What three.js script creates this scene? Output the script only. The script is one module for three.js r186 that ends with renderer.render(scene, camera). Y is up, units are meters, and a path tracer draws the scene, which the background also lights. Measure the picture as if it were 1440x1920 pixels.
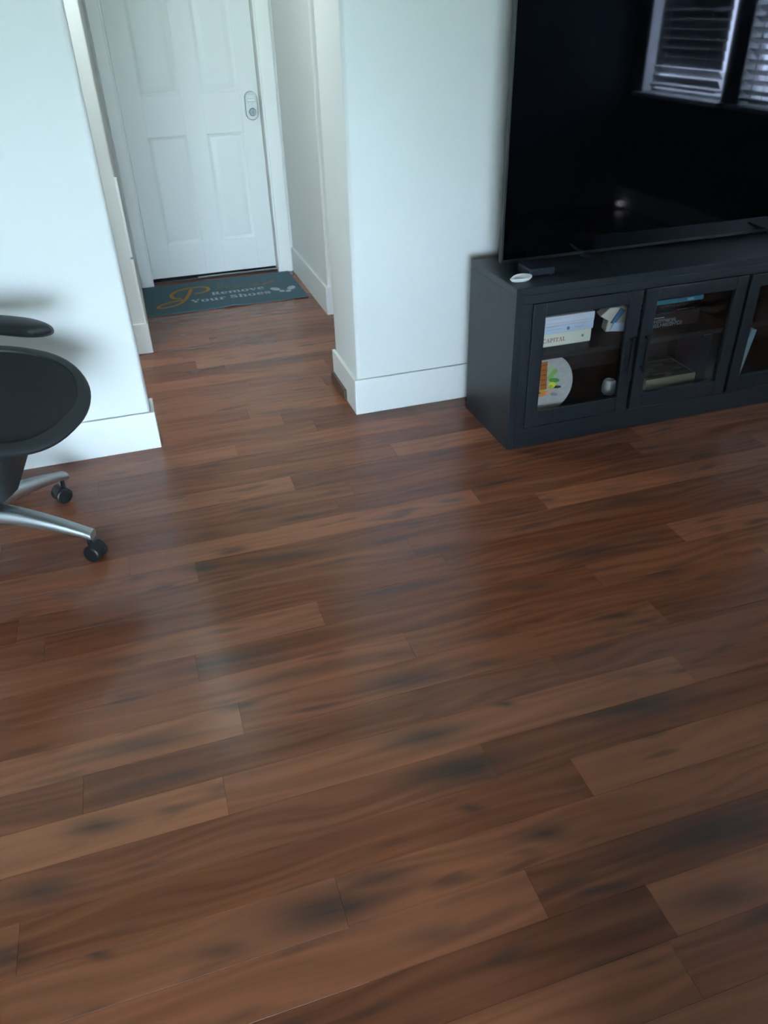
import * as THREE from 'three';
import { RoundedBoxGeometry } from 'three/addons/geometries/RoundedBoxGeometry.js';
import { mergeGeometries, toCreasedNormals } from 'three/addons/utils/BufferGeometryUtils.js';
import { createNoise2D } from 'simplex-noise';

// ------------------------------------------------------------------ camera, sky, exposure
const scene = new THREE.Scene();
const camera = new THREE.PerspectiveCamera(67.38, 1440 / 1920, 0.05, 200);
camera.position.set(0, 1.5, 0);
camera.quaternion.setFromRotationMatrix(new THREE.Matrix4().makeBasis(
  new THREE.Vector3(0.95244, -0.02683, 0.30354),
  new THREE.Vector3(0.18894, 0.83352, -0.51919),
  new THREE.Vector3(-0.23908, 0.55184, 0.79894)));
camera.focus = 1.5; camera.userData.fStop = 9; // the phone had focused nearer than the walls
scene.add(camera);

// bright overcast daylight, the main light of the room; it enters through the windows
scene.background = new THREE.Color().setRGB(0.68, 0.885, 1.05);
scene.backgroundIntensity = 41;

const renderer = new THREE.WebGLRenderer({ antialias: true });
renderer.toneMapping = THREE.LinearToneMapping;
renderer.toneMappingExposure = 1.0;
renderer.shadowMap.enabled = true;

// ------------------------------------------------------------------ helpers
function rng(seed) {
  let s = seed >>> 0;
  return () => { s = (s + 0x6D2B79F5) >>> 0; let t = s; t = Math.imul(t ^ (t >>> 15), t | 1); t ^= t + Math.imul(t ^ (t >>> 7), t | 61); return ((t ^ (t >>> 14)) >>> 0) / 4294967296; };
}
const hash = (a, b = 0, c = 0) => rng(a * 73856093 ^ b * 19349663 ^ c * 83492791)();
const clamp = (x, a = 0, b = 1) => Math.min(b, Math.max(a, x));
const sstep = (a, b, x) => { const t = clamp((x - a) / (b - a)); return t * t * (3 - 2 * t); };
const V3 = (x, y, z) => new THREE.Vector3(x, y, z);

const used = {};
function numbered(n) { const k = used[n] = (used[n] ?? -1) + 1; return k ? `${n}_${String(k).padStart(3, '0')}` : n; }
function shadows(o) { o.traverse(m => { if (m.isMesh) { m.castShadow = true; m.receiveShadow = true; } }); return o; }
function mesh(name, geo, mat, parent) {
  const g = Array.isArray(geo) ? (geo.length > 1 ? mergeGeometries(geo.map(q => { const r = q.index ? q.toNonIndexed() : q; for (const k of Object.keys(r.attributes)) if (!['position', 'normal', 'uv'].includes(k)) r.deleteAttribute(k); return r; })) : geo[0]) : geo;
  const m = new THREE.Mesh(g, mat); m.name = name; m.castShadow = m.receiveShadow = true;
  (parent || scene).add(m); return m;
}
function thing(name, label, category, pos = [0, 0, 0], turn = 0, group) {
  const o = new THREE.Group(); o.name = numbered(name); o.position.set(...pos); o.rotation.y = turn;
  o.userData = { label, category }; if (group) o.userData.group = group; scene.add(o); return o;
}
function tag(o, label, category, group) { o.name = numbered(o.name); o.userData.label = label; o.userData.category = category; if (group) o.userData.group = group; return o; }
function struct(name, geo, mat, label) { const m = mesh(name, geo, mat); m.userData.kind = 'structure'; if (label) m.userData.label = label; return m; }
// box from min / max corners
function bx(x0, y0, z0, x1, y1, z1, r = 0) {
  const w = x1 - x0, h = y1 - y0, d = z1 - z0;
  const g = r ? new RoundedBoxGeometry(w, h, d, 2, Math.min(r, w / 2.01, h / 2.01, d / 2.01)) : new THREE.BoxGeometry(w, h, d);
  g.translate((x0 + x1) / 2, (y0 + y1) / 2, (z0 + z1) / 2); return metreUV(g);
}
// texture coordinates in metres, by the way each face points
function metreUV(g) {
  const p = g.attributes.position, n = g.attributes.normal, uv = new Float32Array(p.count * 2);
  for (let i = 0; i < p.count; i++) {
    const ax = Math.abs(n.getX(i)), ay = Math.abs(n.getY(i)), az = Math.abs(n.getZ(i));
    const x = p.getX(i), y = p.getY(i), z = p.getZ(i);
    if (ay >= ax && ay >= az) { uv[2 * i] = x; uv[2 * i + 1] = z; } else if (ax >= az) { uv[2 * i] = z; uv[2 * i + 1] = y; } else { uv[2 * i] = x; uv[2 * i + 1] = y; }
  }
  g.setAttribute('uv', new THREE.BufferAttribute(uv, 2)); return g;
}
function cyl(r0, r1, h, seg, x, y, z) { const g = new THREE.CylinderGeometry(r1, r0, h, seg); g.translate(x, y + h / 2, z); return g; }
// surface through rings of points; ends closed if caps
function loft(rings, { closedRing = true, loop = false, caps = true } = {}) {
  const n = rings[0].length, pos = [], idx = [];
  for (const r of rings) for (const q of r) pos.push(q.x, q.y, q.z);
  const R = rings.length, last = loop ? R : R - 1, ln = closedRing ? n : n - 1;
  for (let i = 0; i < last; i++) for (let j = 0; j < ln; j++) {
    const a = i * n + j, b = i * n + (j + 1) % n, c = ((i + 1) % R) * n + j, d = ((i + 1) % R) * n + (j + 1) % n;
    idx.push(a, b, d, a, d, c);
  }
  if (caps && !loop && closedRing) for (const [k, flip] of [[0, true], [R - 1, false]]) {
    const c = rings[k].reduce((s, q) => s.add(q), V3(0, 0, 0)).divideScalar(n), ci = pos.length / 3; pos.push(c.x, c.y, c.z);
    for (let j = 0; j < n; j++) { const a = k * n + j, b = k * n + (j + 1) % n; flip ? idx.push(ci, b, a) : idx.push(ci, a, b); }
  }
  let g = new THREE.BufferGeometry(); g.setAttribute('position', new THREE.Float32BufferAttribute(pos, 3)); g.setIndex(idx);
  g = toCreasedNormals(g, 0.7); return metreUV(g);
}
// vertical prism over a plan outline [x, z, corner radius]
function planWall(pts, y0, y1) {
  const s = new THREE.Shape(), N = pts.length;
  for (let i = 0; i < N; i++) {
    const [x, z, r = 0] = pts[i], a = pts[(i + N - 1) % N], b = pts[(i + 1) % N];
    const P = new THREE.Vector2(x, -z), A = new THREE.Vector2(a[0], -a[1]), B = new THREE.Vector2(b[0], -b[1]);
    if (!r) { i ? s.lineTo(P.x, P.y) : s.moveTo(P.x, P.y); continue; }
    const u = A.clone().sub(P).normalize().multiplyScalar(r).add(P), v = B.clone().sub(P).normalize().multiplyScalar(r).add(P);
    i ? s.lineTo(u.x, u.y) : s.moveTo(u.x, u.y);
    const cx = u.x + v.x - P.x, cy = u.y + v.y - P.y;
    for (let k = 1; k <= 6; k++) {
      const t = k / 6 * Math.PI / 2;
      s.lineTo(cx + (u.x - cx) * Math.cos(t) + (v.x - cx) * Math.sin(t), cy + (u.y - cy) * Math.cos(t) + (v.y - cy) * Math.sin(t));
    }
  }
  let g = new THREE.ExtrudeGeometry(s, { depth: y1 - y0, bevelEnabled: false, curveSegments: 1 });
  g.rotateX(-Math.PI / 2); g.translate(0, y0, 0);
  g = toCreasedNormals(g, 0.6); return metreUV(g);
}

// ------------------------------------------------------------------ textures
function dataTex(w, h, fn, srgb) {
  const d = new Uint8Array(w * h * 4);
  for (let j = 0; j < h; j++) for (let i = 0; i < w; i++) { const c = fn(i, j), k = (j * w + i) * 4; d[k] = c[0] * 255; d[k + 1] = c[1] * 255; d[k + 2] = c[2] * 255; d[k + 3] = 255; }
  const t = new THREE.DataTexture(d, w, h); t.wrapS = t.wrapT = THREE.RepeatWrapping; t.magFilter = THREE.LinearFilter; t.minFilter = THREE.LinearMipmapLinearFilter; t.generateMipmaps = true;
  if (srgb) t.colorSpace = THREE.SRGBColorSpace; t.needsUpdate = true; return t;
}
function canvasTex(w, h, draw) {
  const c = document.createElement('canvas'); c.width = w; c.height = h; const x = c.getContext('2d'); draw(x, w, h);
  const t = new THREE.CanvasTexture(c); t.colorSpace = THREE.SRGBColorSpace; t.anisotropy = 8; return t;
}
const noise = createNoise2D(rng(11)), noise2 = createNoise2D(rng(23)), noise3 = createNoise2D(rng(37));
const toS = c => c <= 0.0031308 ? 12.92 * c : 1.055 * Math.pow(c, 1 / 2.4) - 0.055;

// --- floor: planks 1.22 m x 0.1085 m run along x; the print repeats every three planks and 46 rows
const PW = 0.1085, PL = 1.22, ROWS = 46, Z0 = -0.363, XPER = 3 * PL, ZPER = ROWS * PW;
const knownJoint = { 3: 0.517, 4: 0.14, 5: -0.477, 6: 0.56, 7: -0.047, 9: 0.022, 10: 0.513, 11: -0.065, 15: -0.018, 8: -0.36, 12: 0.31, 13: 0.75, 14: -0.55 };
const rowOffset = r => knownJoint[r] ?? hash(r, 5) * PL;
const rowOf = z => Math.floor((Z0 - z) / PW);
// tone of some planks, those on the right lowered to carry shade: [row, x inside the plank, lightness]
const shadedTone = [[2, .3, .1], [2, -.6, .35], [3, 0.2, .6], [3, .8, .2], [4, -.3, .6], [4, .4, .6], [5, -.2, 1], [5, .7, .3], [6, 0, .4], [6, .9, .3], [7, -.4, 1], [7, .4, .7], [8, 0, .4], [8, .8, .25], [9, -.4, .95], [9, .5, .5], [10, 0, .6], [10, .9, .4], [11, .3, .3], [11, -.4, .5], [12, 0, .7], [12, .8, .3], [13, 1.2, .2], [14, 1, .3], [15, 1, .2], [16, 1.2, .35], [17, 1.2, .2], [18, 1.3, .3]];
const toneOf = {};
for (const [r, x, l] of shadedTone) toneOf[r + '_' + (((Math.floor((x - rowOffset(r)) / PL) % 3) + 3) % 3)] = l;
// dark mineral streaks and knots of the print: x, z, half length, half width, strength
const spots = [
  [.10, -.845, .13, .036, .95], [-.10, -.83, .06, .02, .6], [-.33, -.90, .025, .012, .75], [.22, -.875, .1, .025, .7], [.60, -.855, .055, .022, .8],
  [.47, -.965, .03, .014, .7], [.49, -1.07, .14, .04, .95], [.44, -1.19, .12, .03, .8], [-.33, -1.19, .07, .024, .8], [-.44, -1.07, .08, .026, .7],
  [-.22, -1.39, .17, .03, .65], [.02, -1.44, .06, .02, .7], [.67, -1.22, .03, .012, .75], [1.0, -1.10, .16, .03, .8], [.46, -1.38, .13, .03, .75],
  [.68, -1.37, .06, .016, .6], [.76, -1.46, .08, .014, .55], [1.12, -1.42, .07, .014, .8], [.02, -1.61, .16, .034, .6], [.2, -1.5, .2, .02, .5],
  [.27, -2.03, .12, .022, .7], [.36, -2.24, .1, .018, .75], [.22, -2.35, .07, .016, .7], [0, -2.06, .05, .026, .8], [1.12, -2.21, .15, .028, .8],
  [.9, -2.16, .08, .016, .65], [1.2, -1.72, .16, .028, .75], [.95, -1.62, .09, .02, .6], [1.5, -1.95, .14, .03, .7], [1.35, -1.55, .12, .022, .7],
  [.58, -1.75, .16, .022, .6], [.95, -.75, .2, .045, .85], [.86, -.62, .1, .03, .7], [1.0, -.56, .18, .03, .8], [.3, -.73, .08, .02, .5], [-.5, -.95, .06, .03, .7],
  [-.3, -1.72, .1, .02, .5], [-.35, -1.88, .14, .016, .5], [.62, -2.0, .1, .02, .6], [.75, -1.9, .14, .02, .55], [.4, -2.55, .12, .014, .5], [.25, -2.75, .14, .014, .45], [.5, -3.1, .16, .02, .55], [.2, -3.4, .14, .016, .5], [.55, -3.7, .2, .02, .5],
].map(s => [...s, rowOf(s[1])]);
const spotsInRow = {}; for (const s of spots) (spotsInRow[s[5]] ||= []).push(s);
const FT = 2048;
const floorTex = dataTex(FT, FT, (i, j) => {
  const x = -1.0 + (i + .5) / FT * XPER, zr = (j + .5) / FT * ZPER, r = Math.min(ROWS - 1, Math.floor(zr / PW)), zl = zr - r * PW, z = Z0 - zr;
  const o = rowOffset(r), q = Math.floor((x - o) / PL), p = ((q % 3) + 3) % 3, xl = x - o - q * PL;
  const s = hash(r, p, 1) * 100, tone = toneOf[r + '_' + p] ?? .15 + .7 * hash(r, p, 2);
  const warm = hash(r, p, 3);
  // grain runs along the plank
  const wob = noise(xl * 1.6 + s, zl * 6) * .02;
  const g1 = noise(xl * 1.1 + s, (zl + wob) * 34 + s * 3), g2 = noise2(xl * 3.0 + s * 2, (zl + wob * .6) * 95 + s), g3 = noise3(xl * 12 + s, zl * 300);
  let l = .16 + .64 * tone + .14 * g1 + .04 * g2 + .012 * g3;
  // broad smoky patches
  const sm = noise2(xl * 2.1 + s * 5, zl * 13 + s * 7) * .6 + noise3(xl * 5 + s, zl * 24 + s) * .4;
  let dark = sstep(.3, .85, sm) * (.55 + .35 * hash(r, p, 4)) * .8;
  for (const k of spotsInRow[r] || []) {
    const ex = (x - k[0]) / k[2], ez = (z - k[1] - .01 * ex) / k[3], e = ex * ex * (1 + .4 * g1) + ez * ez;
    if (e < 4) dark = Math.max(dark, k[4] * Math.exp(-e * 1.1) * (1 + .15 * g2));
  }
  l = clamp(l); dark = clamp(dark);
  const w = .5 + .5 * clamp(warm + .4 * g1, 0, 1);
  let R = (.074 + .315 * l), G = R * (.27 + .05 * (1 - w) + .12 * l), B = R * (.11 + .05 * (1 - w) + .09 * l);
  R += (.034 - R) * dark * .9; G += (.027 - G) * dark * .9; B += (.024 - B) * dark * .9;
  return [toS(R), toS(G), toS(B)];
}, true);
// --- fine paint texture (roller stipple), bump only
const stipple = dataTex(256, 256, (i, j) => {
  const a = i / 256 * Math.PI * 2, b = j / 256 * Math.PI * 2; // wraps round
  const v = .5 + .25 * noise(Math.cos(a) * 9 + Math.cos(b) * 7, Math.sin(a) * 9 + Math.sin(b) * 7) + .25 * noise2(Math.sin(a * 7 + Math.cos(b * 3)) * 3, Math.sin(b * 7 + Math.cos(a * 2)) * 3);
  return [v, v, v];
}); stipple.repeat.set(3, 3);
// --- charcoal wood foil of the television cabinet, grain along v
const foil = dataTex(512, 512, (i, j) => {
  const u = i / 512, v = j / 512;
  const s = noise(u * 26, v * 1.2) * .5 + noise2(u * 70, v * 2.2) * .3 + noise3(u * 150, v * 5) * .2;
  const l = clamp(.5 + .38 * s), R = .011 + .015 * l; return [toS(R), toS(R * 1.25), toS(R * 1.55)];
}, true); foil.wrapS = foil.wrapT = THREE.MirroredRepeatWrapping; foil.repeat.set(1.6, 1.2);
const foilAcross = foil.clone(); foilAcross.rotation = Math.PI / 2; foilAcross.needsUpdate = true;
// --- woven mesh of the office chair
const weave = dataTex(128, 128, (i, j) => { const v = .5 + .5 * Math.sin(i / 128 * Math.PI * 32) * Math.cos(j / 128 * Math.PI * 32); return [v, v, v]; }); weave.repeat.set(14, 14);
const ribs = dataTex(128, 128, (i, j) => { const v = .5 + .3 * Math.sin(j / 128 * Math.PI * 40) + .2 * hash(i, j, 9); return [v, v, v]; }); ribs.repeat.set(8, 8);

// ------------------------------------------------------------------ materials
const S = (o) => new THREE.MeshStandardMaterial(o), P = (o) => new THREE.MeshPhysicalMaterial(o);
const lin = (r, g, b) => new THREE.Color().setRGB(r, g, b);
const M = {
  wall: S({ color: lin(.78, .80, .79), roughness: .75, bumpMap: stipple, bumpScale: .0002 }),
  ceiling: S({ color: lin(.42, .42, .41), roughness: .9, bumpMap: stipple, bumpScale: .001 }),  // greyed below white so the ceiling bounces less light
  slate: S({ color: lin(.13, .15, .17), roughness: .8, bumpMap: stipple, bumpScale: .0002 }),  // dark tone given to out-of-view walls to hold down bounced light
  trim: S({ color: lin(.84, .86, .85), roughness: .38 }),
  door: S({ color: lin(.76, .79, .78), roughness: .42 }),
  floor: P({ map: floorTex, roughness: .19, ior: 1.56 }),
  slab: S({ color: lin(.06, .045, .035), roughness: .9 }),
  strip: P({ color: lin(.10, .062, .042), roughness: .4 }),
  foil: P({ map: foil, roughness: .36 }), foilAcross: P({ map: foilAcross, roughness: .36 }),
  inside: S({ color: lin(.012, .012, .013), roughness: .6 }),
  black: S({ color: lin(.006, .006, .007), roughness: .45 }),
  screen: P({ color: lin(.0012, .0016, .002), roughness: .03, ior: 1.5, specularIntensity: .5, specularColor: lin(.82, .78, 1) }),
  bezel: S({ color: lin(.008, .008, .009), roughness: .35 }),
  glass: P({ color: 0xffffff, roughness: 0, transmission: 1, thickness: 0, ior: 1.45 }),
  satin: S({ color: lin(.42, .44, .44), roughness: .35, metalness: 1 }),
  alu: S({ color: lin(.72, .77, .80), roughness: .42, metalness: 1 }),
  dark: S({ color: lin(.05, .05, .05), roughness: .5 }),
  chair: S({ color: lin(.013, .0155, .018), roughness: .5 }),
  chairMesh: S({ color: lin(.0135, .015, .0165), roughness: .8, bumpMap: weave, bumpScale: .0012 }),
  rubber: S({ color: lin(.008, .009, .011), roughness: .4 }),
  fabric: S({ color: lin(.09, .09, .095), roughness: .95, bumpMap: weave, bumpScale: .001 }),
  slat: S({ color: lin(.75, .76, .76), roughness: .5 }),
  white: S({ color: lin(.78, .80, .80), roughness: .45 }),
  grass: S({ color: lin(.12, .2, .07), roughness: 1 }),
  concrete: S({ color: lin(.55, .54, .52), roughness: .95 }),
};

// ------------------------------------------------------------------ the setting
// ground outside: lawn behind the house, pale concrete patio along the side with the blinds
tag(mesh('lawn', bx(-30, -.4, -14, 4.19, -.25, 40), M.grass), 'green lawn outside the large back window', 'lawn');
tag(mesh('patio', bx(4.2, -.4, -14, 24, -.25, 14), M.concrete), 'pale concrete patio outside the window with the blinds', 'patio');

struct('added_roof_eave', bx(4.14, 2.3, -4, 4.9, 2.42, 3), M.trim, 'unseen roof eave added to keep sky light out of the windows with blinds');  // added out of view to block high sky light at the right windows
// floor with its planks
const LX = -2.7, BZ = 3.2; // left and back ends of the room
const FX0 = LX, FX1 = 4.0, FZ0 = -5.4, FZ1 = BZ;
const floor = struct('floor', bx(FX0 - .14, -.2, FZ0 - .1, FX1 + .14, -.012, FZ1 + .14), M.slab, 'dark brown wood plank floor');
function plankGeo(x0, x1, z0, z1) { // z0 > z1; chamfered top edges
  const g = .0003, c = .0001, a = x0 + g, b = x1 - g, n = z0 - g, f = z1 + g, y0 = -.012;
  const pos = [], uv = [];
  const quad = (...q) => { for (const k of [0, 1, 2, 0, 2, 3]) { const [x, y, z] = q[k]; pos.push(x, y, z); uv.push((x + 1) / XPER, (Z0 - z) / ZPER); } };
  const T = [[a + c, 0, n - c], [b - c, 0, n - c], [b - c, 0, f + c], [a + c, 0, f + c]], E = [[a, -c, n], [b, -c, n], [b, -c, f], [a, -c, f]], L = E.map(([x, , z]) => [x, y0, z]);
  quad(...T); for (let k = 0; k < 4; k++) { const m = (k + 1) % 4; quad(E[k], E[m], T[m], T[k]); quad(L[k], L[m], E[m], E[k]); }
  const G = new THREE.BufferGeometry(); G.setAttribute('position', new THREE.Float32BufferAttribute(pos, 3)); G.setAttribute('uv', new THREE.Float32BufferAttribute(uv, 2)); G.computeVertexNormals(); return G;
}
{
  const rest = []; let n = 0;
  for (let r = rowOf(FZ1); r <= rowOf(FZ0); r++) {
    const z0 = Math.min(FZ1, Z0 - r * PW), z1 = Math.max(FZ0, Z0 - (r + 1) * PW); if (z0 - z1 < .004) continue;
    const rr = ((r % ROWS) + ROWS) % ROWS, o = rowOffset(rr);
    for (let q = Math.floor((FX0 - o) / PL); q * PL + o < FX1; q++) {
      const x0 = Math.max(FX0, o + q * PL), x1 = Math.min(FX1, o + (q + 1) * PL); if (x1 - x0 < .004) continue;
      const g = plankGeo(x0, x1, z0, z1);
      const seen = z0 < -.5 && z1 > -5.4 && x1 > (z0 > -2.9 ? -.75 : -.15) && x0 < (z0 > -2.9 ? 2.6 : 1.0);
      if (seen) { n++; mesh(numbered('plank'), g, M.floor, floor); } else rest.push(g);
    }
  }
  mesh('planks_beyond', rest, M.floor, floor).userData.kind = 'stuff';
  console.log('planks', n, 'rest', rest.length);
}
const H = 2.44;
struct('ceiling', bx(LX - .14, H, -5.54, 4.14, H + .12, BZ + .14), M.ceiling, 'flat ceiling, greyed to cut bounced light');
// walls
struct('wall_front_left', planWall([[LX - .14, -2.96], [-.08, -2.96, .02], [-.08, -3.09, .02], [LX - .14, -3.09]], 0, H), M.wall, 'white wall behind the office chair, ending at the hallway');
struct('wall_front_right', planWall([[.785, -2.96, .018], [4.14, -2.96], [4.14, -3.335], [.785, -3.335, .018]], 0, H), M.wall, 'white wall behind the television');
struct('wall_hall_left', planWall([[-1.6, -4.05], [-.045, -4.05, .012], [-.045, -5.54], [-1.6, -5.54]], 0, H), M.wall, 'white hallway wall left of the front door');
struct('wall_hall_right', planWall([[.985, -4.27, .012], [2.4, -4.27], [2.4, -5.54], [.985, -5.54]], 0, H), M.wall, 'white hallway wall right of the front door');
struct('wall_hall_end', [bx(-.045, 2.06, -5.54, .985, H, -5.23), bx(-.045, 0, -5.54, .03, 2.06, -5.23), bx(.895, 0, -5.54, .985, 2.06, -5.23)], M.wall, 'white wall round the front door');
struct('wall_side_left', bx(-1.74, 0, -4.05, -1.6, H, -3.09), M.wall, 'white end wall of the side passage on the left');
struct('wall_side_right', bx(2.4, 0, -4.27, 2.54, H, -3.335), M.wall, 'white end wall of the side passage on the right');
struct('wall_left', bx(LX - .14, 0, -2.96, LX, H, BZ), M.slate, 'unseen left wall of the room, made dark slate to cut bounced light');
struct('wall_added_partition', bx(.7, 0, .7, 4.0, H, .84), M.slate, 'unseen dark slate partition added behind the viewer to shade the right side');  // unseen wall added to hold window light off the right floor
// back wall with a wide window, right wall with two windows
const BW = { x0: -1.75, x1: .55, y0: .06, y1: 2.1 };
struct('wall_back', [bx(LX - .14, 0, BZ, BW.x0, H, BZ + .14), bx(BW.x1, 0, BZ, 4.14, H, BZ + .14), bx(BW.x0, BW.y1, BZ, BW.x1, H, BZ + .14), bx(BW.x0, 0, BZ, BW.x1, BW.y0, BZ + .14)], M.slate, 'unseen back wall with a wide glass door, made dark slate to cut bounced light');
const RW = [[-.42, .53], [-1.66, -.58]], RY0 = .87, RY1 = 2.1;
struct('wall_right', [bx(4.0, 0, -2.96, 4.14, RY0, BZ), bx(4.0, RY1, -2.96, 4.14, H, BZ), bx(4.0, RY0, .53, 4.14, RY1, BZ), bx(4.0, RY0, -.58, 4.14, RY1, -.42), bx(4.0, RY0, -2.96, 4.14, RY1, -1.66)], M.slate, 'right wall with two windows, made dark slate to cut bounced light');

function windowUnit(name, label, alongX, a0, a1, y0, y1, at, parts, f = .045) { // frame, mullions and panes
  const d = .05, B = (p0, q0, p1, q1, dd = d) => alongX ? bx(p0, q0, at - dd / 2, p1, q1, at + dd / 2, .003) : bx(at - dd / 2, q0, p0, at + dd / 2, q1, p1, .003);
  const o = struct(name, [B(a0, y0, a1, y0 + f), B(a0, y1 - f, a1, y1), B(a0, y0 + f, a0 + f, y1 - f), B(a1 - f, y0 + f, a1, y1 - f)], M.trim, label);
  const w = (a1 - a0 - 2 * f) / parts;
  for (let k = 0; k < parts; k++) {
    const p0 = a0 + f + k * w, p1 = p0 + w;
    if (k) mesh('mullion', B(p0 - .025, y0 + f, p0 + .025, y1 - f), M.trim, o);
    mesh('pane', B(p0 + (k ? .025 : 0), y0 + f, p1 - (k < parts - 1 ? .025 : 0), y1 - f, .004), M.glass, o);
  }
  return o;
}
windowUnit('window_1', 'wide glass door to the lawn', true, BW.x0, BW.x1, BW.y0, BW.y1, BZ + .08, 2);
windowUnit('window_2', 'window behind the closed blind, mirrored in the television', false, RW[0][0], RW[0][1], RY0, RY1, 4.11, 1, .022);
windowUnit('window_3', 'window behind the open blind, mirrored in the television', false, RW[1][0], RW[1][1], RY0, RY1, 4.11, 1, .022);
RW.forEach(([a, b], i) => struct(`trim_${i + 4}`, [bx(3.93, RY0 - .025, a - .04, 4.085, RY0 + .002, b + .04, .004), bx(3.998, RY0, a, 4.085, RY1, a + .008), bx(3.998, RY0, b - .008, 4.085, RY1, b)], M.trim, 'white sill board and side linings of a window with a blind'));

// baseboards: flat boards with an eased top edge
const BH = .16, BT = .015;
function board(x0, z0, x1, z1) { return bx(x0, 0, z0, x1, BH, z1, .003); }
struct('baseboard_front_left', [board(LX, -2.96, -.065, -2.96 + BT), board(-.08, -3.09, -.065, -2.9605)], M.trim, 'white baseboard under the wall behind the office chair');
struct('baseboard_front_right', [board(.77, -2.96, 4.0, -2.96 + BT), board(.77, -3.335, .785, -2.9605)], M.trim, 'white baseboard under the television wall');
struct('baseboard_hall_left', [board(-1.6, -4.05, -.03, -4.05 + BT), board(-.045, -5.215, -.03, -4.0505)], M.trim, 'white baseboard of the left hallway wall');
struct('baseboard_hall_right', [board(.97, -4.27, 2.4, -4.27 + BT), board(.97, -5.2, .985, -4.2705)], M.trim, 'white baseboard of the right hallway wall');
struct('baseboard_left', board(LX, -2.94, LX + .015, BZ), M.trim);
struct('baseboard_right', board(3.985, -2.94, 4.0, BZ), M.trim);
struct('baseboard_back', [board(LX + .02, BZ - .015, BW.x0, BZ), board(BW.x1, BZ - .015, 3.98, BZ)], M.trim);
// low wood-coloured strip along the foot of the passage side of the television wall
struct('trim_1', bx(.758, 0, -3.335, .77, .056, -3.10, .003), M.strip, 'low brown wood strip at the foot of the white corner');
// slim corner guard on the left hallway corner, in two lengths
struct('trim_2', [bx(-.05, BH, -4.046, -.036, .485, -4.034, .003), bx(-.05, .495, -4.046, -.036, .86, -4.034, .003)], M.trim, 'slim white corner strip on the left hallway corner');
// front door: casing, jamb, slab with raised panels, keypad lock, threshold
struct('trim_3', [bx(-.028, 0, -5.23, .04, 2.1, -5.212, .004), bx(.885, 0, -5.23, .968, 2.1, -5.212, .004), bx(-.028, 2.04, -5.23, .968, 2.12, -5.212, .004),
  bx(.03, 0, -5.40, .05, 2.06, -5.22, .002), bx(.875, 0, -5.40, .895, 2.06, -5.22, .002), bx(.05, 2.04, -5.40, .875, 2.06, -5.22, .002),
  bx(.05, 0, -5.42, .075, 2.04, -5.352, .001), bx(.85, 0, -5.42, .875, 2.04, -5.352, .001), bx(.05, 2.015, -5.42, .875, 2.04, -5.352, .001)], M.trim, 'white casing round the front door');
{
  const dx0 = .0515, dx1 = .8735, dz = -5.31, dy0 = .022, dy1 = 2.037;
  const cols = [[.178, .405], [.53, .757]], rows = [[.225, .86], [1.08, 1.64], [1.74, 1.93]];
  // stiles and rails make the frame; the panels sit in it
  const xs = [dx0, cols[0][0], cols[0][1], cols[1][0], cols[1][1], dx1], ys = [dy0, rows[0][0], rows[0][1], rows[1][0], rows[1][1], rows[2][0], rows[2][1], dy1];
  const fr = [];
  for (const k of [0, 2, 4]) fr.push(bx(xs[k], dy0, dz - .04, xs[k + 1], dy1, dz, .0015));
  for (const k of [0, 2, 4, 6]) for (const [a, b] of cols) fr.push(bx(a, ys[k], dz - .04, b, ys[k + 1], dz, .0015));
  const d = struct('door_1', fr, M.door, 'white six-panel front door with keypad lock');
  for (const [a, b] of cols) for (const [p, q] of rows) {
    const ring = (i, z) => [V3(a + i, p + i, z), V3(b - i, p + i, z), V3(b - i, q - i, z), V3(a + i, q - i, z)];
    mesh('panel', loft([ring(-.002, dz - .038), ring(-.002, dz - .002), ring(.004, dz - .003), ring(.016, dz - .012), ring(.024, dz - .012), ring(.05, dz - .002), ring(.052, dz - .002)]), M.door, d);
  }
  // lock
  const sh = new THREE.Shape(), w = .034, h = .041;
  sh.absarc(0, h, w, 0, Math.PI); sh.absarc(0, -h, w, Math.PI, 2 * Math.PI); sh.closePath();
  const g = new THREE.ExtrudeGeometry(sh, { depth: .014, bevelEnabled: true, bevelSize: .004, bevelThickness: .006, bevelSegments: 3, curveSegments: 20 }); g.translate(.822, 1.0, dz);
  const lock = mesh('keypad_lock', metreUV(g), M.satin, d); lock.userData.label = 'satin silver keypad deadbolt';
  for (let k = 0; k < 4; k++) mesh('key_row', bx(.799, 1.012 + k * .0135, dz + .019, .845, 1.0205 + k * .0135, dz + .024, .003), M.white, lock);
  const kg = new THREE.CylinderGeometry(.019, .023, .014, 28); kg.rotateX(Math.PI / 2); kg.translate(.824, .966, dz + .026); mesh('key_cylinder', kg, S({ color: lin(.26, .28, .28), roughness: .4, metalness: .8 }), lock);
  mesh('keyhole', bx(.8225, .958, dz + .0325, .8255, .974, dz + .0345), M.black, lock);
}
{
  const t = struct('door_sill_1', [bx(.05, 0, -5.42, .875, .010, -5.265, .002), bx(.05, 0, -5.42, .875, .04, -5.352, .002)], M.black, 'dark threshold under the front door');
  mesh('metal_strip', bx(.34, .010, -5.300, .873, .0145, -5.275, .002), M.satin, t);
}

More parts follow.
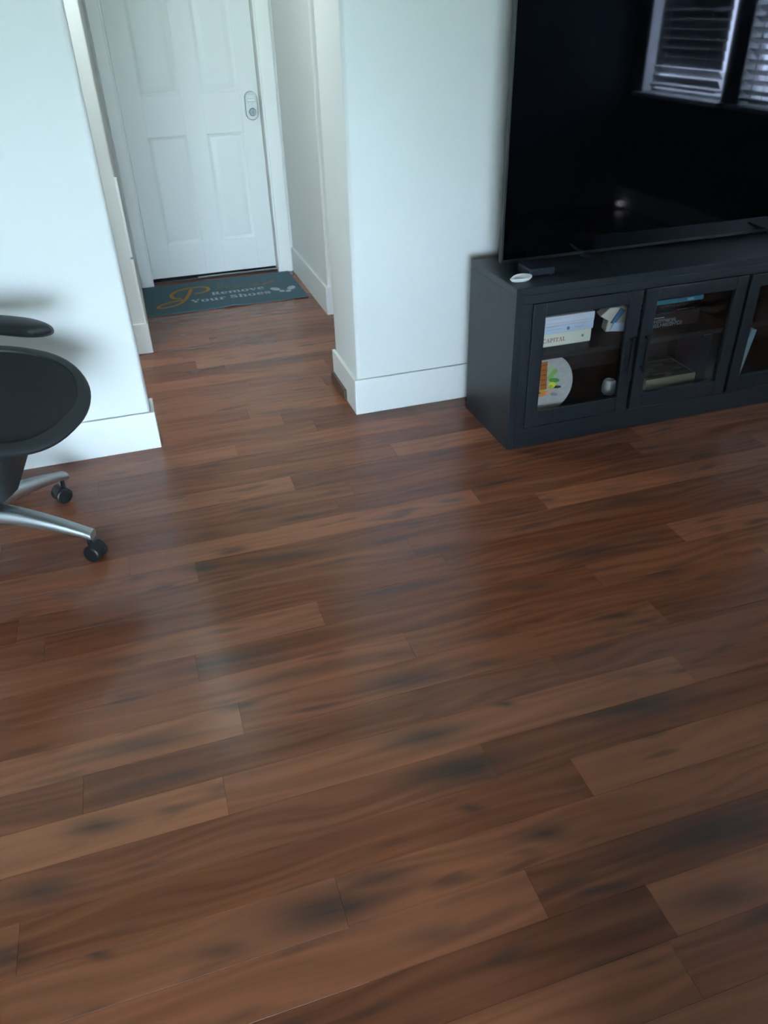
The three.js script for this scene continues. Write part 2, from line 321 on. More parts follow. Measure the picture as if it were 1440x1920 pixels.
// ------------------------------------------------------------------ television cabinet and television
const CX0 = 1.245, CX1 = 3.17, CZ0 = -2.431, CZ1 = -2.845, CY = .646;
{
  const c = thing('tv_cabinet', 'long charcoal wood cabinet with glass doors under the television', 'cabinet', [CX0, 0, CZ1]);
  const L = (x0, y0, z0, x1, y1, z1, r = .002) => bx(x0 - CX0, y0, z0 - CZ1, x1 - CX0, y1, z1 - CZ1, r);
  const t = .03;
  mesh('top', L(CX0, CY - .028, CZ1, CX1, CY, CZ0, .002), M.foilAcross, c);
  mesh('side_panel', L(CX0, 0, CZ1, CX0 + t, CY - .028, CZ0), M.foil, c);
  mesh('side_panel', L(CX1 - t, 0, CZ1, CX1, CY - .028, CZ0), M.foil, c);
  mesh('back_panel', L(CX0 + t, .02, CZ1, CX1 - t, CY - .028, CZ1 + .008), M.inside, c);
  mesh('bottom', L(CX0 + t, .085, CZ1 + .008, CX1 - t, .105, CZ0 - .022), M.inside, c);
  mesh('plinth', L(CX0 + t, 0, CZ0 - .02, CX1 - t, .083, CZ0), M.foilAcross, c);
  mesh('top_rail', L(CX0 + t, .585, CZ0 - .02, CX1 - t, CY - .028, CZ0), M.foilAcross, c);
  const doors = [[1.316, 1.772], [1.786, 2.242], [2.256, 2.712], [2.726, 3.14]];
  mesh('stile', L(CX0 + t, .083, CZ0 - .02, 1.313, .585, CZ0), M.foil, c);
  mesh('divider', L(2.244, .105, CZ1 + .008, 2.254, .585, CZ0 - .022), M.inside, c);
  for (const [a, b] of [[CX0 + t, 2.244], [2.254, CX1 - t]]) mesh('shelf', L(a, .348, CZ1 + .008, b, .368, CZ0 - .028, .001), M.foilAcross, c);
  const dz0 = CZ0 - .019, dz1 = CZ0 + .002, y0 = .085, y1 = .582;
  doors.forEach(([a, b], i) => {
    const s = .052, u = .05, lo = .064;
    const d = mesh('door', [L(a, y0, dz0, a + s, y1, dz1, .003), L(b - s, y0, dz0, b, y1, dz1, .003), L(a + s, y0, dz0, b - s, y0 + lo, dz1 - .001, .003), L(a + s, y1 - u, dz0, b - s, y1, dz1 - .001, .003)], M.foil, c);
    mesh('pane', L(a + s - .004, y0 + lo - .004, dz0 + .006, b - s + .004, y1 - u + .004, dz0 + .010, 0), M.glass, d);
    const hx = i % 2 ? a + .026 : b - .026;
    mesh('handle', [L(hx - .007, .252, dz1 + .016, hx + .007, .408, dz1 + .026, .003), L(hx - .005, .262, dz1 - .002, hx + .005, .272, dz1 + .018), L(hx - .005, .388, dz1 - .002, hx + .005, .398, dz1 + .018)], M.black, d);
  });
}
{
  const zf = -2.70, x0 = 1.307, x1 = 2.97, y0 = .659, y1 = 1.60;
  const t = thing('television', 'large black flat television mirroring the window blinds', 'television', [x0, CY, zf]);
  const L = (a, b, c, d, e, f, r) => bx(a - x0, b - CY, c - zf, d - x0, e - CY, f - zf, r);
  mesh('housing', L(x0, y0, zf - .03, x1, y1, zf - .001, .003), M.bezel, t);
  mesh('screen', L(x0 + .006, y0 + .012, zf - .002, x1 - .006, y1 - .006, zf, 0), M.screen, t);
  mesh('back_box', L(x0 + .3, y0 + .03, zf - .065, x1 - .3, y1 - .35, zf - .03, .01), M.bezel, t);
  for (const fx of [1.70, 2.58]) {
    const pts = [V3(fx - .03 - x0, .022, -.02), V3(fx - .01 - x0, .012, .08), V3(fx + .012 - x0, .008, .185)];
    const cur = new THREE.CatmullRomCurve3(pts), rings = [];
    for (let k = 0; k <= 10; k++) { const q = cur.getPoint(k / 10), w = .012 - .003 * k / 10, h = q.y; rings.push([V3(q.x - w, 0.0005, q.z), V3(q.x + w, 0.0005, q.z), V3(q.x + w * .7, h, q.z), V3(q.x - w * .7, h, q.z)]); }
    mesh('foot', loft(rings), M.bezel, t);
    mesh('foot_post', L(fx - .045, CY + .0005, zf - .03, fx - .015, y0 + .01, zf - .012, .003), M.bezel, t);
  }
}
// things on the cabinet top
{
  const pts = [[-.048, -.004], [-.03, .012], [-.005, .027], [.022, .03], [.042, .018], [.05, 0], [.042, -.018], [.02, -.03], [-.005, -.027], [-.03, -.016]];
  const cur = new THREE.CatmullRomCurve3(pts.map(([x, z]) => V3(x, 0, z)), true);
  const out = cur.getPoints(48).slice(0, 48);
  const ring = (s, y) => out.map(q => V3(q.x * s, y, q.z * s)).reverse();
  const g = loft([ring(.55, 0), ring(.8, .004), ring(1, .013), ring(1.0, .0155), ring(.95, .0155), ring(.75, .008), ring(.5, .0055), ring(.02, .005)]);
  g.rotateY(.35);
  const d = tag(mesh('leaf_dish', g, M.white), 'small white leaf-shaped dish at the corner of the cabinet top', 'dish'); d.position.set(1.297, CY, -2.515);
  const b = thing('media_box', 'low dark navy box on the cabinet top beneath the television', 'box', [1.395, CY, -2.585]);
  mesh('body', bx(-.052, .003, -.05, .052, .03, .05, .006), S({ color: lin(.006, .010, .018), roughness: .45 }), b);
  for (const [x, z] of [[-.04, -.04], [.04, -.04], [-.04, .04], [.04, .04]]) mesh('foot', cyl(.006, .006, .004, 10, x, 0, z), M.rubber, b);
}
// --- things inside the cabinet
const spineTex = (w, h, bg, fn) => canvasTex(w, h, (x) => { x.fillStyle = bg; x.fillRect(0, 0, w, h); fn(x, w, h); });
// a book lying flat, spine toward +z: cover (with rounded spine), page block
function book(name, label, x0, x1, y0, y1, zSpine, depth, coverCol, spineMap, group) {
  const w = x1 - x0, h = y1 - y0, o = thing(name, label, 'book', [(x0 + x1) / 2, y0, zSpine], 0, group), ct = .0022;
  const cov = S({ color: coverCol, roughness: .5 });
  mesh('page_block', bx(-w / 2 + .003, ct, -depth + .004, w / 2 - .003, h - ct, -.004), S({ color: lin(.62, .58, .48), roughness: .9 }), o);
  mesh('cover', [bx(-w / 2, 0, -depth, w / 2, ct, -.0015), bx(-w / 2, h - ct, -depth, w / 2, h, -.0015)], cov, o);
  const sec = []; for (let k = 0; k <= 8; k++) { const a = k / 8 * Math.PI; sec.push([-.004 + .004 * Math.sin(a) ** .6, h / 2 - Math.cos(a) * h / 2]); }
  const pos = [], uv = [], idx = [];
  for (let s = 0; s < 2; s++) sec.forEach(([z, y]) => { pos.push((s - .5) * w, y, z); uv.push(s, y / h); });
  const n = sec.length; for (let k = 0; k < n - 1; k++) idx.push(k, n + k, n + k + 1, k, n + k + 1, k + 1);
  const g = new THREE.BufferGeometry(); g.setAttribute('position', new THREE.Float32BufferAttribute(pos, 3)); g.setAttribute('uv', new THREE.Float32BufferAttribute(uv, 2)); g.setIndex(idx); g.computeVertexNormals();
  mesh('spine', g, spineMap ? S({ map: spineMap, roughness: .5, side: THREE.DoubleSide }) : cov, o);
  return o;
}
const SH = .368, BF = .105; // shelf top and cabinet floor
{
  const z = -2.528;
  book('book', 'cream book lettered CAPITAL, lowest of the pale pile behind the left glass door', 1.40, 1.628, SH, SH + .051, z, .16, lin(.72, .70, .60),
    spineTex(512, 112, '#dfe0cf', (x, w, h) => { x.fillStyle = '#a2563c'; x.font = 'bold 50px serif'; x.fillText('CAPITAL', 40, 74); x.fillStyle = '#7c8a80'; x.beginPath(); x.ellipse(430, 52, 13, 12, 0, 0, 7); x.fill(); }));
  book('book', 'pale blue book with a small dark emblem, middle of the pale pile', 1.405, 1.634, SH + .051, SH + .081, z, .16, lin(.55, .66, .78),
    spineTex(512, 72, '#c3d3e6', (x) => { x.strokeStyle = '#3d4a66'; x.lineWidth = 5; x.beginPath(); x.arc(268, 36, 13, 0, 7); x.stroke(); x.fillStyle = '#3d4a66'; x.fillRect(262, 26, 12, 20); x.fillStyle = '#9fb2cc'; x.fillRect(330, 32, 90, 7); x.fillRect(60, 30, 150, 5); }));
  book('book', 'white book on top of the pale pile behind the left glass door', 1.402, 1.636, SH + .081, SH + .118, z - .002, .16, lin(.70, .73, .80),
    spineTex(512, 84, '#d3d9e6', (x) => { x.fillStyle = '#bcc5d6'; x.fillRect(0, 58, 512, 8); x.fillRect(60, 20, 210, 6); }));
  // right-hand pile
  const z2 = -2.535;
  const marks = (x, n, x0, y0, w, h, col, seed) => { x.fillStyle = col; const r = rng(seed); let p = x0; for (let k = 0; k < n; k++) { const cw = w / n; x.fillRect(p, y0, cw * .22, h); if (r() > .3) x.fillRect(p, y0 + (r() > .5 ? 0 : h * .4), cw * .72, h * .2); if (r() > .4) x.fillRect(p + cw * .55, y0, cw * .2, h * (r() > .5 ? 1 : .55)); if (r() > .5) x.fillRect(p, y0 + h * .8, cw * .7, h * .2); p += cw; } };
  book('book', 'thick black book with two lines of white lettering on the shelf', 1.888, 2.128, SH, SH + .062, z2, .16, lin(.012, .013, .018),
    spineTex(768, 200, '#0d0e13', (x) => { marks(x, 10, 96, 66, 330, 44, '#8d9498', 4); marks(x, 13, 48, 118, 480, 52, '#8d9498', 8); x.fillStyle = '#b4b8c6'; x.fillRect(20, 40, 220, 9); }));
  book('book', 'slim black book with a pale edge under the dark lettered pile', 1.90, 2.12, SH + .062, SH + .078, z2 - .004, .15, lin(.01, .01, .013),
    spineTex(512, 40, '#0b0c10', (x) => { x.fillStyle = '#5f6466'; x.fillRect(280, 12, 200, 6); }));
  book('book', 'black book with a dull grey title just below the teal book', 1.91, 2.13, SH + .078, SH + .103, z2, .15, lin(.012, .014, .015),
    spineTex(512, 60, '#0d1011', (x) => { marks(x, 12, 60, 18, 300, 24, '#4b4f49', 12); }));
  book('book', 'thin teal book on top of the dark pile behind the second glass door', 1.905, 2.13, SH + .103, SH + .122, z2 + .004, .15, lin(.03, .16, .20),
    spineTex(512, 44, '#2f7d90', (x) => { x.fillStyle = '#77b3c0'; x.fillRect(340, 10, 70, 24); }));
}
{ // folded pale pouch beside the pale pile
  const o = thing('fabric_pouch', 'small folded cream and blue cloth pouch beside the pale book pile', 'pouch', [1.775, SH, -2.60], -.25);
  const slab = (pts, z0, z1, y) => { const s = new THREE.Shape(pts.map(([a, b]) => new THREE.Vector2(a, b))); const g = new THREE.ExtrudeGeometry(s, { depth: z1 - z0, bevelEnabled: true, bevelSize: .004, bevelThickness: .004, bevelSegments: 2 }); g.translate(0, y, z0); return metreUV(g); };
  mesh('body', slab([[-.035, .0], [.06, .0], [.062, .07], [.02, .092], [-.03, .09], [-.062, .062], [-.03, .045]], -.03, .02, .005), S({ color: lin(.55, .53, .45), roughness: .9 }), o);
  mesh('band', slab([[-.018, .036], [-.006, .032], [.026, .082], [.012, .09]], .019, .026, .005), S({ color: lin(.05, .15, .26), roughness: .9 }), o);
  mesh('flap', slab([[-.02, .004], [.055, .0], [.058, .026], [-.008, .032]], .019, .03, .005), S({ color: lin(.52, .63, .76), roughness: .9 }), o);
}
{ // round printed plate standing on its rim
  const R = .117, tex = canvasTex(512, 512, (x, w) => {
    x.fillStyle = '#b4b5b2'; x.fillRect(0, 0, w, w);
    const r = rng(77); for (let k = 0; k < 260; k++) { x.strokeStyle = `rgba(${r() > .5 ? '226,226,222' : '140,143,140'},.28)`; x.lineWidth = 1 + r() * 5; const a = r() * w, b = r() * w; x.beginPath(); x.moveTo(a, b); x.quadraticCurveTo(a + 40 - r() * 80, b + 30 - r() * 60, a + 100 - r() * 200, b + 60 - r() * 120); x.stroke(); }
    const leaf = (cx, cy, l, wd, a, c) => { x.save(); x.translate(cx, cy); x.rotate(a); x.fillStyle = c; x.beginPath(); x.ellipse(0, 0, l, wd, 0, 0, 7); x.fill(); x.restore(); };
    x.fillStyle = '#a5622c'; x.fillRect(214, 66, 66, 250); // brown carved band
    x.fillStyle = '#7b4420'; for (let k = 0; k < 5; k++) x.fillRect(222, 92 + k * 44, 50, 9);
    leaf(330, 190, 62, 26, -.7, '#86b46c'); leaf(350, 245, 54, 20, .2, '#5d9a45'); leaf(310, 150, 44, 18, -1.1, '#a4c78e'); leaf(190, 330, 48, 18, .5, '#2f6d4c'); leaf(380, 310, 40, 13, .1, '#2d4e35');
    leaf(330, 286, 36, 28, 0, '#dbe03a'); leaf(318, 300, 20, 16, 0, '#b9b92c'); leaf(250, 356, 66, 17, -.18, '#d98a4a'); leaf(300, 346, 34, 14, -.3, '#e2a08c'); leaf(240, 330, 34, 14, .2, '#cf9a35'); leaf(350, 372, 34, 14, .2, '#8596a0');
  });
  const o = thing('printed_plate', 'round marbled plate printed with flowers standing in the cabinet', 'plate', [1.434, BF, -2.515]);
  const prof = [[0.001, 0], [.062, 0], [.07, -.003], [.09, 0.002], [R, .014], [R + .001, .016], [R - .001, .018], [.092, .007], [.07, .003], [.001, .003]].map(([a, b]) => new THREE.Vector2(a, b));
  const g = new THREE.LatheGeometry(prof, 56), p = g.attributes.position, uv = g.attributes.uv;
  for (let i = 0; i < p.count; i++) uv.setXY(i, .5 + p.getX(i) / (2 * R), .5 - p.getZ(i) / (2 * R));
  g.rotateX(Math.PI / 2 - .12); g.translate(0, R * Math.cos(.12) + .004, 0);
  mesh('dish', g, S({ map: tex, roughness: .35, side: THREE.DoubleSide }), o);
  mesh('stand', [bx(-.05, 0, -.05, -.042, .006, .03, .002), bx(.042, 0, -.05, .05, .006, .03, .002), bx(-.05, 0, -.05, -.042, .09, -.042, .002), bx(.042, 0, -.05, .05, .09, -.042, .002)], M.black, o);
}
{ // small white jar
  const prof = [[.001, 0], [.022, 0], [.028, .008], [.03, .035], [.026, .055], [.02, .062], [.018, .062], [.022, .05], [.025, .03], [.001, .006]].map(([a, b]) => new THREE.Vector2(a, b));
  const j = tag(mesh('jar', new THREE.LatheGeometry(prof, 32), S({ color: lin(.45, .47, .46), roughness: .35, side: THREE.DoubleSide })), 'small pale grey jar low beside the left door stile', 'jar'); j.position.set(1.768, BF, -2.56);
  // cream book lying on the cabinet floor with a patterned cover
  const cover = canvasTex(256, 256, (x) => { x.fillStyle = '#3a3f38'; x.fillRect(0, 0, 256, 256); const r = rng(5); for (let k = 0; k < 26; k++) { x.fillStyle = r() > .5 ? '#59604f' : '#15181a'; x.beginPath(); x.ellipse(r() * 256, r() * 256, 26, 15, 0, 0, 7); x.fill(); } });
  const b = book('book', 'thick cream-edged book with a spotted cover on the cabinet floor', 1.922, 2.165, BF, BF + .046, -2.525, .17, lin(.30, .29, .22), spineTex(64, 16, '#8f8c74', () => {}));
  const pl = new THREE.PlaneGeometry(.232, .16); pl.rotateX(-Math.PI / 2); pl.translate(0, .0464, -.086); mesh('cover_print', pl, S({ map: cover, roughness: .6 }), b);
  const n = thing('book', 'tall dark navy book standing at the right of the second bay', 'book', [2.19, BF, -2.60]);
  mesh('cover', [bx(-.022, 0, -.08, -.0195, .21, .075), bx(.0195, 0, -.08, .022, .21, .075), bx(-.022, 0, .0725, .022, .21, .075)], S({ color: lin(.016, .02, .036), roughness: .5 }), n);
  mesh('page_block', bx(-.0193, .003, -.078, .0193, .207, .0724), S({ color: lin(.4, .38, .32), roughness: .9 }), n);
  // third bay
  const q = thing('book', 'pale blue slim book leaning in the third bay at the picture edge', 'book', [2.37, BF, -2.53]);
  const rot = (g) => { g.rotateZ(-.16); g.translate(.012, .006, 0); return g; };
  mesh('cover', [rot(bx(-.014, 0, -.1, -.012, .2, .01)), rot(bx(.012, 0, -.1, .014, .2, .01)), rot(bx(-.014, 0, .008, .014, .2, .01))], S({ color: lin(.30, .48, .56), roughness: .5 }), q);
  mesh('page_block', rot(bx(-.0118, .003, -.098, .0118, .197, .0079)), S({ color: lin(.55, .53, .46), roughness: .9 }), q);
  const k = tag(mesh('pebble', new THREE.SphereGeometry(.018, 20, 14), S({ color: lin(.34, .33, .28), roughness: .6 })), 'small pale pebble on the floor of the third bay', 'pebble'); k.scale.set(1, .7, 1.2); k.position.set(2.335, BF + .0126, -2.49);
}

// ------------------------------------------------------------------ unseen ceiling lamp in the side passage, added to brighten the hallway
{
  const o = thing('added_ceiling_lamp', 'unseen round white ceiling lamp in the side passage, added to brighten the hallway', 'lamp', [-.24, H, -3.72]);
  const prof = [[.001, -.075], [.06, -.07], [.11, -.052], [.135, -.02], [.136, -.012]].map(([a, b]) => new THREE.Vector2(a, b));
  mesh('shade', new THREE.LatheGeometry(prof, 40), S({ color: lin(.85, .85, .85), emissive: lin(.86, .97, 1), emissiveIntensity: 3, roughness: .4, side: THREE.DoubleSide }), o);
  mesh('base', cyl(.145, .145, .012, 40, 0, -.012, 0), M.trim, o);
  const L = new THREE.PointLight(lin(.84, .97, .97), 3.7); L.position.set(0, -.12, 0); L.castShadow = true; L.shadow.radius = 5; o.add(L);
}

// ------------------------------------------------------------------ doormat
{
  const W = .965, D = .585, nx = 60, nz = 24, pos = [], uv = [], idx = [];
  const lift = (x, z) => .006 + .009 * Math.exp(-(((x - .50) / .06) ** 2) - ((z / .1) ** 2)) + .002 * Math.sin(x * 9) * Math.exp(-((z / .12) ** 2));
  const row = nx + 1;
  for (let s = 0; s < 2; s++) for (let j = 0; j <= nz; j++) for (let i = 0; i <= nx; i++) {
    const x = i / nx * W, z = j / nz * D, y = lift(x, z); pos.push(x, s ? Math.max(.0004, y - .006) : y, -z); uv.push(i / nx, j / nz);
  }
  const N = row * (nz + 1), q = (a, b, c, d) => idx.push(a, b, c, a, c, d);
  for (let j = 0; j < nz; j++) for (let i = 0; i < nx; i++) { const a = j * row + i; q(a, a + 1, a + 1 + row, a + row); q(N + a, N + a + row, N + a + row + 1, N + a + 1); }
  for (let i = 0; i < nx; i++) { q(N + i, N + i + 1, i + 1, i); const a = nz * row + i; q(a, a + 1, N + a + 1, N + a); }
  for (let j = 0; j < nz; j++) { const a = j * row; q(N + a + row, N + a, a, a + row); const b = j * row + nx; q(N + b, N + b + row, b + row, b); }
  let g = new THREE.BufferGeometry(); g.setAttribute('position', new THREE.Float32BufferAttribute(pos, 3)); g.setAttribute('uv', new THREE.Float32BufferAttribute(uv, 2)); g.setIndex(idx); g = toCreasedNormals(g, .8);
  const tex = canvasTex(1536, 932, (x, w, h) => {
    x.fillStyle = '#465f69'; x.fillRect(0, 0, w, h);
    const r = rng(3); for (let k = 0; k < 9000; k++) { x.fillStyle = r() > .5 ? 'rgba(92,116,126,.16)' : 'rgba(36,52,60,.16)'; x.fillRect(r() * w, r() * h, 3 + r() * 10, 2); }
    x.lineCap = 'round'; x.lineJoin = 'round';
    const st = (c, lw, f) => { x.strokeStyle = c; x.lineWidth = lw; x.beginPath(); f(); x.stroke(); };
    const or = '#a9732f';
    // capital P in script with a long tail
    st(or, 36, () => { x.moveTo(470, 250); x.bezierCurveTo(430, 420, 380, 620, 290, 690); x.bezierCurveTo(200, 760, 90, 760, 110, 690); x.bezierCurveTo(130, 620, 250, 560, 360, 560); });
    st(or, 36, () => { x.moveTo(330, 500); x.bezierCurveTo(210, 480, 240, 250, 420, 200); x.bezierCurveTo(560, 165, 650, 210, 640, 300); x.bezierCurveTo(630, 380, 560, 400, 500, 400); });
    // the rest of the word, worn
    const worn = 'rgba(128,104,62,.62)';
    st(worn, 13, () => { x.moveTo(690, 380); x.bezierCurveTo(800, 300, 810, 150, 770, 160); x.bezierCurveTo(730, 180, 730, 380, 790, 380); x.bezierCurveTo(850, 380, 880, 300, 840, 290); x.bezierCurveTo(800, 300, 810, 380, 870, 380); x.bezierCurveTo(930, 380, 960, 300, 930, 296); x.bezierCurveTo(880, 300, 890, 390, 940, 372); x.lineTo(980, 300); x.bezierCurveTo(960, 380, 990, 390, 1030, 360); x.lineTo(1060, 296); x.bezierCurveTo(1090, 350, 1080, 390, 1030, 380); });
    st('rgba(128,104,62,.8)', 13, () => { x.moveTo(1070, 376); x.bezierCurveTo(1140, 360, 1170, 300, 1130, 296); x.bezierCurveTo(1080, 310, 1090, 390, 1180, 366); });
    st('#9a6c2f', 20, () => { x.moveTo(1185, 362); x.bezierCurveTo(1240, 330, 1270, 330, 1310, 300); });
    x.fillStyle = '#aab0bd'; x.textAlign = 'left';
    const line = (t, x0, x1, y, hgt) => { x.font = 'bold 128px serif'; const k = (x1 - x0) / x.measureText(t).width; x.save(); x.translate(x0, y); x.scale(k, hgt); x.fillText(t, 0, 0); x.restore(); };
    line('Remove', 640, 1180, 520, 1.0); line('Your Shoes', 420, 1215, 690, 1.05);
    // pair of shoe prints
    const print = (cx, cy, a) => { x.save(); x.translate(cx, cy); x.rotate(a); x.beginPath(); x.ellipse(0, -52, 40, 62, 0, 0, 7); x.fill(); x.beginPath(); x.ellipse(2, 52, 27, 34, 0, 0, 7); x.fill(); x.restore(); };
    print(1300, 620, -.5); print(1412, 640, .5);
  });
  const m = tag(mesh('doormat', g, S({ map: tex, roughness: .95, bumpMap: ribs, bumpScale: .0008 })), 'slate blue doormat lettered Please Remove Your Shoes before the front door', 'doormat');
  m.position.set(-.022, .0005, -4.612); m.rotation.y = .012;
}

// ------------------------------------------------------------------ office chair
{
  const BX = -.667, BZ = -2.384, th = .5, f = [Math.cos(th), Math.sin(th)], l = [Math.sin(th), -Math.cos(th)];
  const c = thing('office_chair', 'black mesh office chair with silver star base on castors', 'office chair', [BX, 0, BZ]);
  const at = (u, v, y) => V3(u * f[0] + v * l[0], y, u * f[1] + v * l[1]); // u ahead, v to the chair's left
  // five-star base
  mesh('hub', [cyl(.04, .05, .09, 32, 0, .12, 0), cyl(.046, .034, .018, 32, 0, .21, 0)], M.alu, c);
  mesh('gas_column', [cyl(.026, .026, .06, 28, 0, .19, 0), cyl(.016, .016, .12, 24, 0, .2, 0)], M.chair, c);
  for (let k = 0; k < 5; k++) {
    const a = (23.2 + 72 * k) * Math.PI / 180, dx = Math.cos(a), dz = Math.sin(a), rings = [];
    for (let i = 0; i <= 14; i++) {
      const t = i / 14, r = .02 + .362 * t, y = .205 - .098 * t + .012 * Math.sin(t * Math.PI), w = .036 - .015 * Math.pow(t, .8), h = .066 - .038 * t, ring = [];
      for (let j = 0; j < 14; j++) { const q = j / 14 * Math.PI * 2, sx = Math.sign(Math.cos(q)) * Math.abs(Math.cos(q)) ** .65, sy = Math.sign(Math.sin(q)) * Math.abs(Math.sin(q)) ** .65; ring.push(V3(dx * r - dz * w * sx, y - h * .5 + sy * h * .5, dz * r + dx * w * sx)); }
      rings.push(ring.reverse());
    }
    mesh('base_leg', loft(rings), M.alu, c);
    const cx = dx * .362, cz = dz * .362, sw = [1.0, 2.3, .4, 4.0, 5.2][k];
    const put = g => { g.rotateY(sw); g.translate(cx + Math.sin(sw) * .014, 0, cz + Math.cos(sw) * .014); return metreUV(g); };
    const hood = new THREE.CylinderGeometry(.027, .027, .05, 24, 1, false, -.4, Math.PI + .5); hood.rotateZ(Math.PI / 2); hood.translate(0, .034, 0);
    const stem = new THREE.CylinderGeometry(.007, .007, .04, 14); stem.translate(0, .068, -.014);
    const cas = mesh('castor', [put(hood), put(stem)], M.rubber, c);
    for (const s of [-1, 1]) { const wh = new THREE.LatheGeometry([[.001, -.009], [.02, -.009], [.027, -.008], [.03, -.004], [.03, .004], [.027, .008], [.02, .009], [.001, .009]].map(([a2, b2]) => new THREE.Vector2(a2, b2)), 28); wh.rotateZ(Math.PI / 2); wh.translate(s * .02, .03, 0); mesh('wheel', put(wh), M.rubber, cas); }
  }
  // tilt mechanism below the seat
  const mech = (t) => { const u0 = -.16 - .02 * t, u1 = .2 - .12 * t, hw = .16 - .07 * t, y = .45 - .23 * t, cu = .05, cv = .03; const p = []; for (let j = 0; j < 20; j++) { const q = j / 20 * Math.PI * 2, cc = Math.sign(Math.cos(q)) * Math.abs(Math.cos(q)) ** .6, ss = Math.sign(Math.sin(q)) * Math.abs(Math.sin(q)) ** .6; p.push(at(cu + (u0 + u1) / 2 + cc * (u1 - u0) / 2, cv + ss * hw, y)); } return p; };
  mesh('tilt_mechanism', loft([1, .85, .6, .3, 0].map(mech)), M.chair, c);
  // seat: rim and woven membrane
  const cu = .124, cv = .0865, a = .2575, b = .2853, n = 2.36;
  const seatY = (u, v) => { const q = clamp(u / a); return .5637 - .0611 * q * q + .0123 * v / b - .0479 * u / a; };
  const rimAt = (t, s = 1) => { const C = Math.cos(t), Sn = Math.sin(t); let u = a * s * Math.sign(C) * Math.abs(C) ** (2 / n), v = b * s * Math.sign(Sn) * Math.abs(Sn) ** (2 / n); v *= 1 + .08 * u / a; const fr = clamp(u / a); return [u, v, seatY(u, v)]; };
  const rings = [];
  for (let i = 0; i < 72; i++) {
    const t = i / 72 * Math.PI * 2, [u, v, y] = rimAt(t), d = Math.hypot(u, v), ou = u / d, ov = v / d, ring = [];
    for (const [o, h] of [[0, -.004], [-.004, .004], [-.016, .008], [-.034, .004], [-.036, -.002], [-.03, -.012], [-.014, -.02], [-.003, -.014]]) ring.push(at(cu + u + ou * o, cv + v + ov * o, seatY(u + ou * o, v + ov * o) + h));
    rings.push(ring);
  }
  mesh('seat_rim', loft(rings, { loop: true }), M.chair, c);
  const pos = [], idx = [], K = 14, J = 72;
  for (let k = 0; k <= K; k++) for (let i = 0; i < J; i++) { const s = .9 * (1 - k / K) + .001, [u, v] = rimAt(i / J * Math.PI * 2, s), fr = clamp(u / a), y = seatY(u, v) - .034 * (1 - (s / .9) ** 2); const q = at(cu + u, cv + v, y); pos.push(q.x, q.y, q.z); }
  for (let k = 0; k < K; k++) for (let i = 0; i < J; i++) { const A = k * J + i, B = k * J + (i + 1) % J, C2 = A + J, D = B + J; idx.push(A, B, D, A, D, C2); }
  const mg = new THREE.BufferGeometry(); mg.setAttribute('position', new THREE.Float32BufferAttribute(pos, 3)); mg.setIndex(idx); mg.computeVertexNormals(); metreUV(mg);
  const mm = M.chairMesh.clone(); mm.side = THREE.DoubleSide; mesh('seat_mesh', mg, mm, c);
  // backrest: frame and membrane
  const bk = (t, s) => { const C = Math.cos(t), Sn = Math.sin(t); const v = .25 * s * Math.sign(C) * Math.abs(C) ** .75 * (1 + .1 * Sn), h = .27 * s * Math.sign(Sn) * Math.abs(Sn) ** .75; return [-.26 - .12 * (h + .27) / .54 + .05 * (v / .25) ** 2 * .6, v, .9 + h]; };
  const br = []; for (let i = 0; i < 60; i++) { const t = i / 60 * Math.PI * 2, [u, v, y] = bk(t, 1), [u2, v2, y2] = bk(t, .92); br.push([at(u + cu + .01, v + cv, y), at(u2 + cu + .012, v2 + cv, y2), at(u2 + cu - .012, v2 + cv, y2), at(u + cu - .014, v + cv, y)]); }
  mesh('backrest_frame', loft(br, { loop: true }), M.chair, c);
  const bp = [], bi = []; for (let k = 0; k <= 8; k++) for (let i = 0; i < 60; i++) { const [u, v, y] = bk(i / 60 * Math.PI * 2, .94 * (1 - k / 8) + .001); const q = at(u + cu, v + cv, y); bp.push(q.x, q.y, q.z); }
  for (let k = 0; k < 8; k++) for (let i = 0; i < 60; i++) { const A = k * 60 + i, B = k * 60 + (i + 1) % 60; bi.push(A, B, B + 60, A, B + 60, A + 60); }
  const bg = new THREE.BufferGeometry(); bg.setAttribute('position', new THREE.Float32BufferAttribute(bp, 3)); bg.setIndex(bi); bg.computeVertexNormals(); metreUV(bg); mesh('backrest_mesh', bg, mm, c);
  const tube = (pts, r) => metreUV(new THREE.TubeGeometry(new THREE.CatmullRomCurve3(pts), 20, r, 10));
  mesh('back_support', tube([at(-.1, .03, .36), at(-.24, .05, .42), at(-.22, cv, .56), at(-.24, cv, .7)], .022), M.chair, c);
  // arms: curved stem from the back support and a broad soft pad
  for (const s of [1, -1]) {
    const v0 = s > 0 ? .31 : -.2;
    const pr = []; const L0 = -.10, L1 = .235;
    for (let i = 0; i <= 18; i++) {
      const t = i / 18, u = L0 + (L1 - L0) * t, e = Math.sqrt(Math.max(0, 1 - ((t - .5) / .5) ** 4)), w = Math.max(.002, .074 * e * (.85 + .15 * t)), ring = [];
      for (let j = 0; j < 18; j++) { const q = j / 18 * Math.PI * 2; const dv = Math.cos(q) * w, dy = Math.sin(q) * (.03 * Math.max(.1, e)) - .006 * (dv / .06) ** 2; const roll = -.34 * s; ring.push(at(u, v0 + dv * Math.cos(roll) - dy * Math.sin(roll), .685 + dv * -Math.sin(-roll) + dy - .014 * t * t)); }
      pr.push(ring);
    }
    mesh('arm_pad', loft(pr), M.chair, c);
    mesh('arm_stem', tube([at(-.22, v0 - .02 * s, .60), at(-.16, v0 + .01 * s, .585), at(-.06, v0 + .01 * s, .61), at(-.01, v0, .672)], .02), M.chair, c);
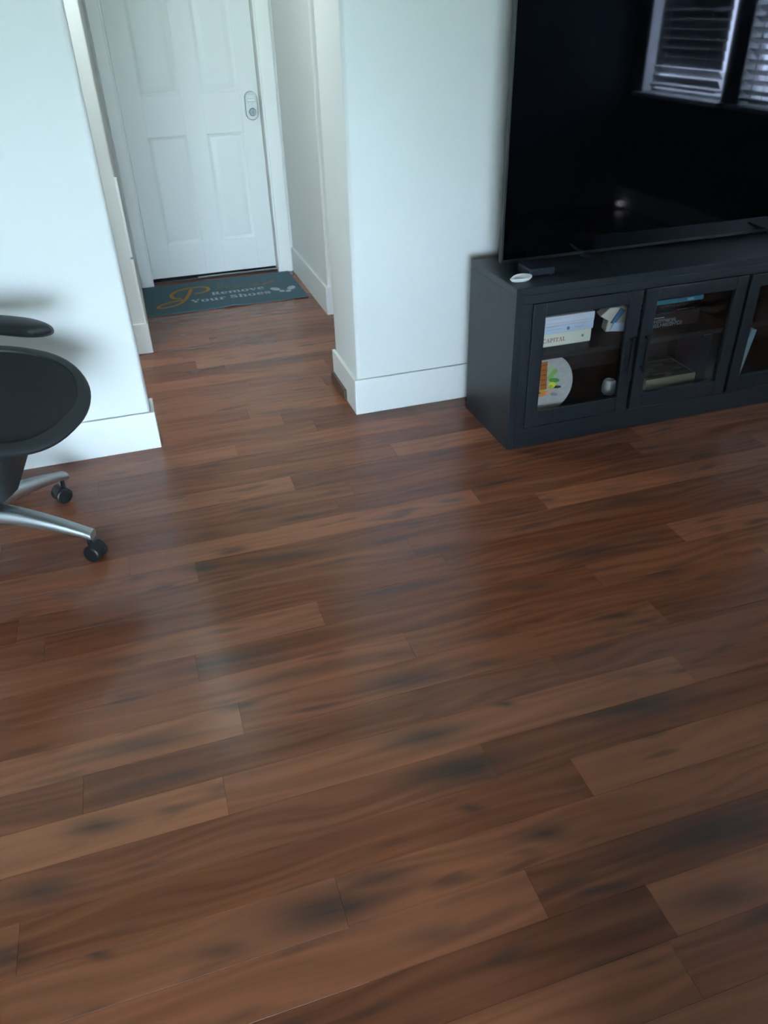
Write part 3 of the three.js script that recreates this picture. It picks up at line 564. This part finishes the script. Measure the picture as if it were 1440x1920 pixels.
    mesh('arm_link', tube([at(-.22, cv, .62), at(-.24, (v0 + cv) / 2, .61), at(-.22, v0 - .02 * s, .60)], .02), M.chair, c);
  }
}

// ------------------------------------------------------------------ blinds on the right wall (mirrored in the television)
function blind(label, z0, z1, tilt, bottom) {
  const o = thing('window_blind', label, 'blind', [4.035, bottom, (z0 + z1) / 2]), w = z1 - z0, top = RY1 - bottom;
  mesh('head_rail', bx(-.03, top - .05, -w / 2, .03, top, w / 2, .003), M.slat, o);
  mesh('bottom_rail', bx(-.03, 0, -w / 2, .03, .016, w / 2, .003), M.slat, o);
  const g = new RoundedBoxGeometry(.063, .003, w, 1, .0014); metreUV(g); 
  let k = 0; for (let y = .05; y < top - .06; y += .0585) { const s = mesh('slat', g, M.slat, o); s.position.set(0, y, 0); s.rotation.z = tilt(k++); }
  for (const k of [-.3, .3]) mesh('ladder_cord', [bx(-.034, .01, k * w - .002, -.033, top - .05, k * w + .002), bx(.033, .01, k * w - .002, .034, top - .05, k * w + .002)], M.white, o);
}
blind('closed white slat blind, left of the two mirrored in the television', -.33, .44, k => k < 2 ? -.95 : -1.42, .915);
blind('half-open white slat blind, right of the two mirrored in the television', -1.65, -.59, () => -.55, .895);

// small night light on the floor by the right wall, a bright dot in the television
{
  const o = thing('night_light', 'small glowing white night light on the floor by the right wall', 'lamp', [3.95, 0, .535]);
  mesh('base', bx(-.022, 0, -.03, .022, .018, .03, .005), M.white, o);
  mesh('glow', bx(-.018, .018, -.022, .018, .06, .022, .01), S({ color: lin(.8, .8, .8), emissive: lin(.9, .95, 1), emissiveIntensity: 4, roughness: .5 }), o);
  const L = new THREE.PointLight(lin(.9, .95, 1), .003); L.position.set(-.03, .04, 0); L.castShadow = true; o.add(L);
}
// ------------------------------------------------------------------ unseen sofa behind the camera, added to shade the floor on the right
{
  const o = thing('sofa', 'unseen dark grey fabric sofa behind the viewer, added to shade the right floor', 'sofa', [1.5, 0, .22]);
  mesh('base', bx(-1.15, .08, -.40, 1.15, .26, .45, .03), M.fabric, o);
  mesh('back', bx(-1.15, .26, .22, 1.15, .66, .45, .06), M.fabric, o);
  for (const s of [-1, 1]) mesh('arm', bx(s > 0 ? .95 : -1.15, .08, -.40, s > 0 ? 1.15 : -.95, .56, .45, .06), M.fabric, o);
  for (let k = 0; k < 2; k++) { mesh('seat_cushion', bx(-.945 + k * .95, .26, -.39, -.005 + k * .95, .44, .22, .05), M.fabric, o); mesh('back_cushion', bx(-.945 + k * .95, .44, .06, -.005 + k * .95, .68, .24, .06), M.fabric, o); }
  for (const [x, z] of [[-1.08, -.33], [1.08, -.33], [-1.08, .39], [1.08, .39]]) mesh('foot', cyl(.02, .026, .085, 16, x, 0, z), M.black, o);
}

shadows(scene);
renderer.render(scene, camera);
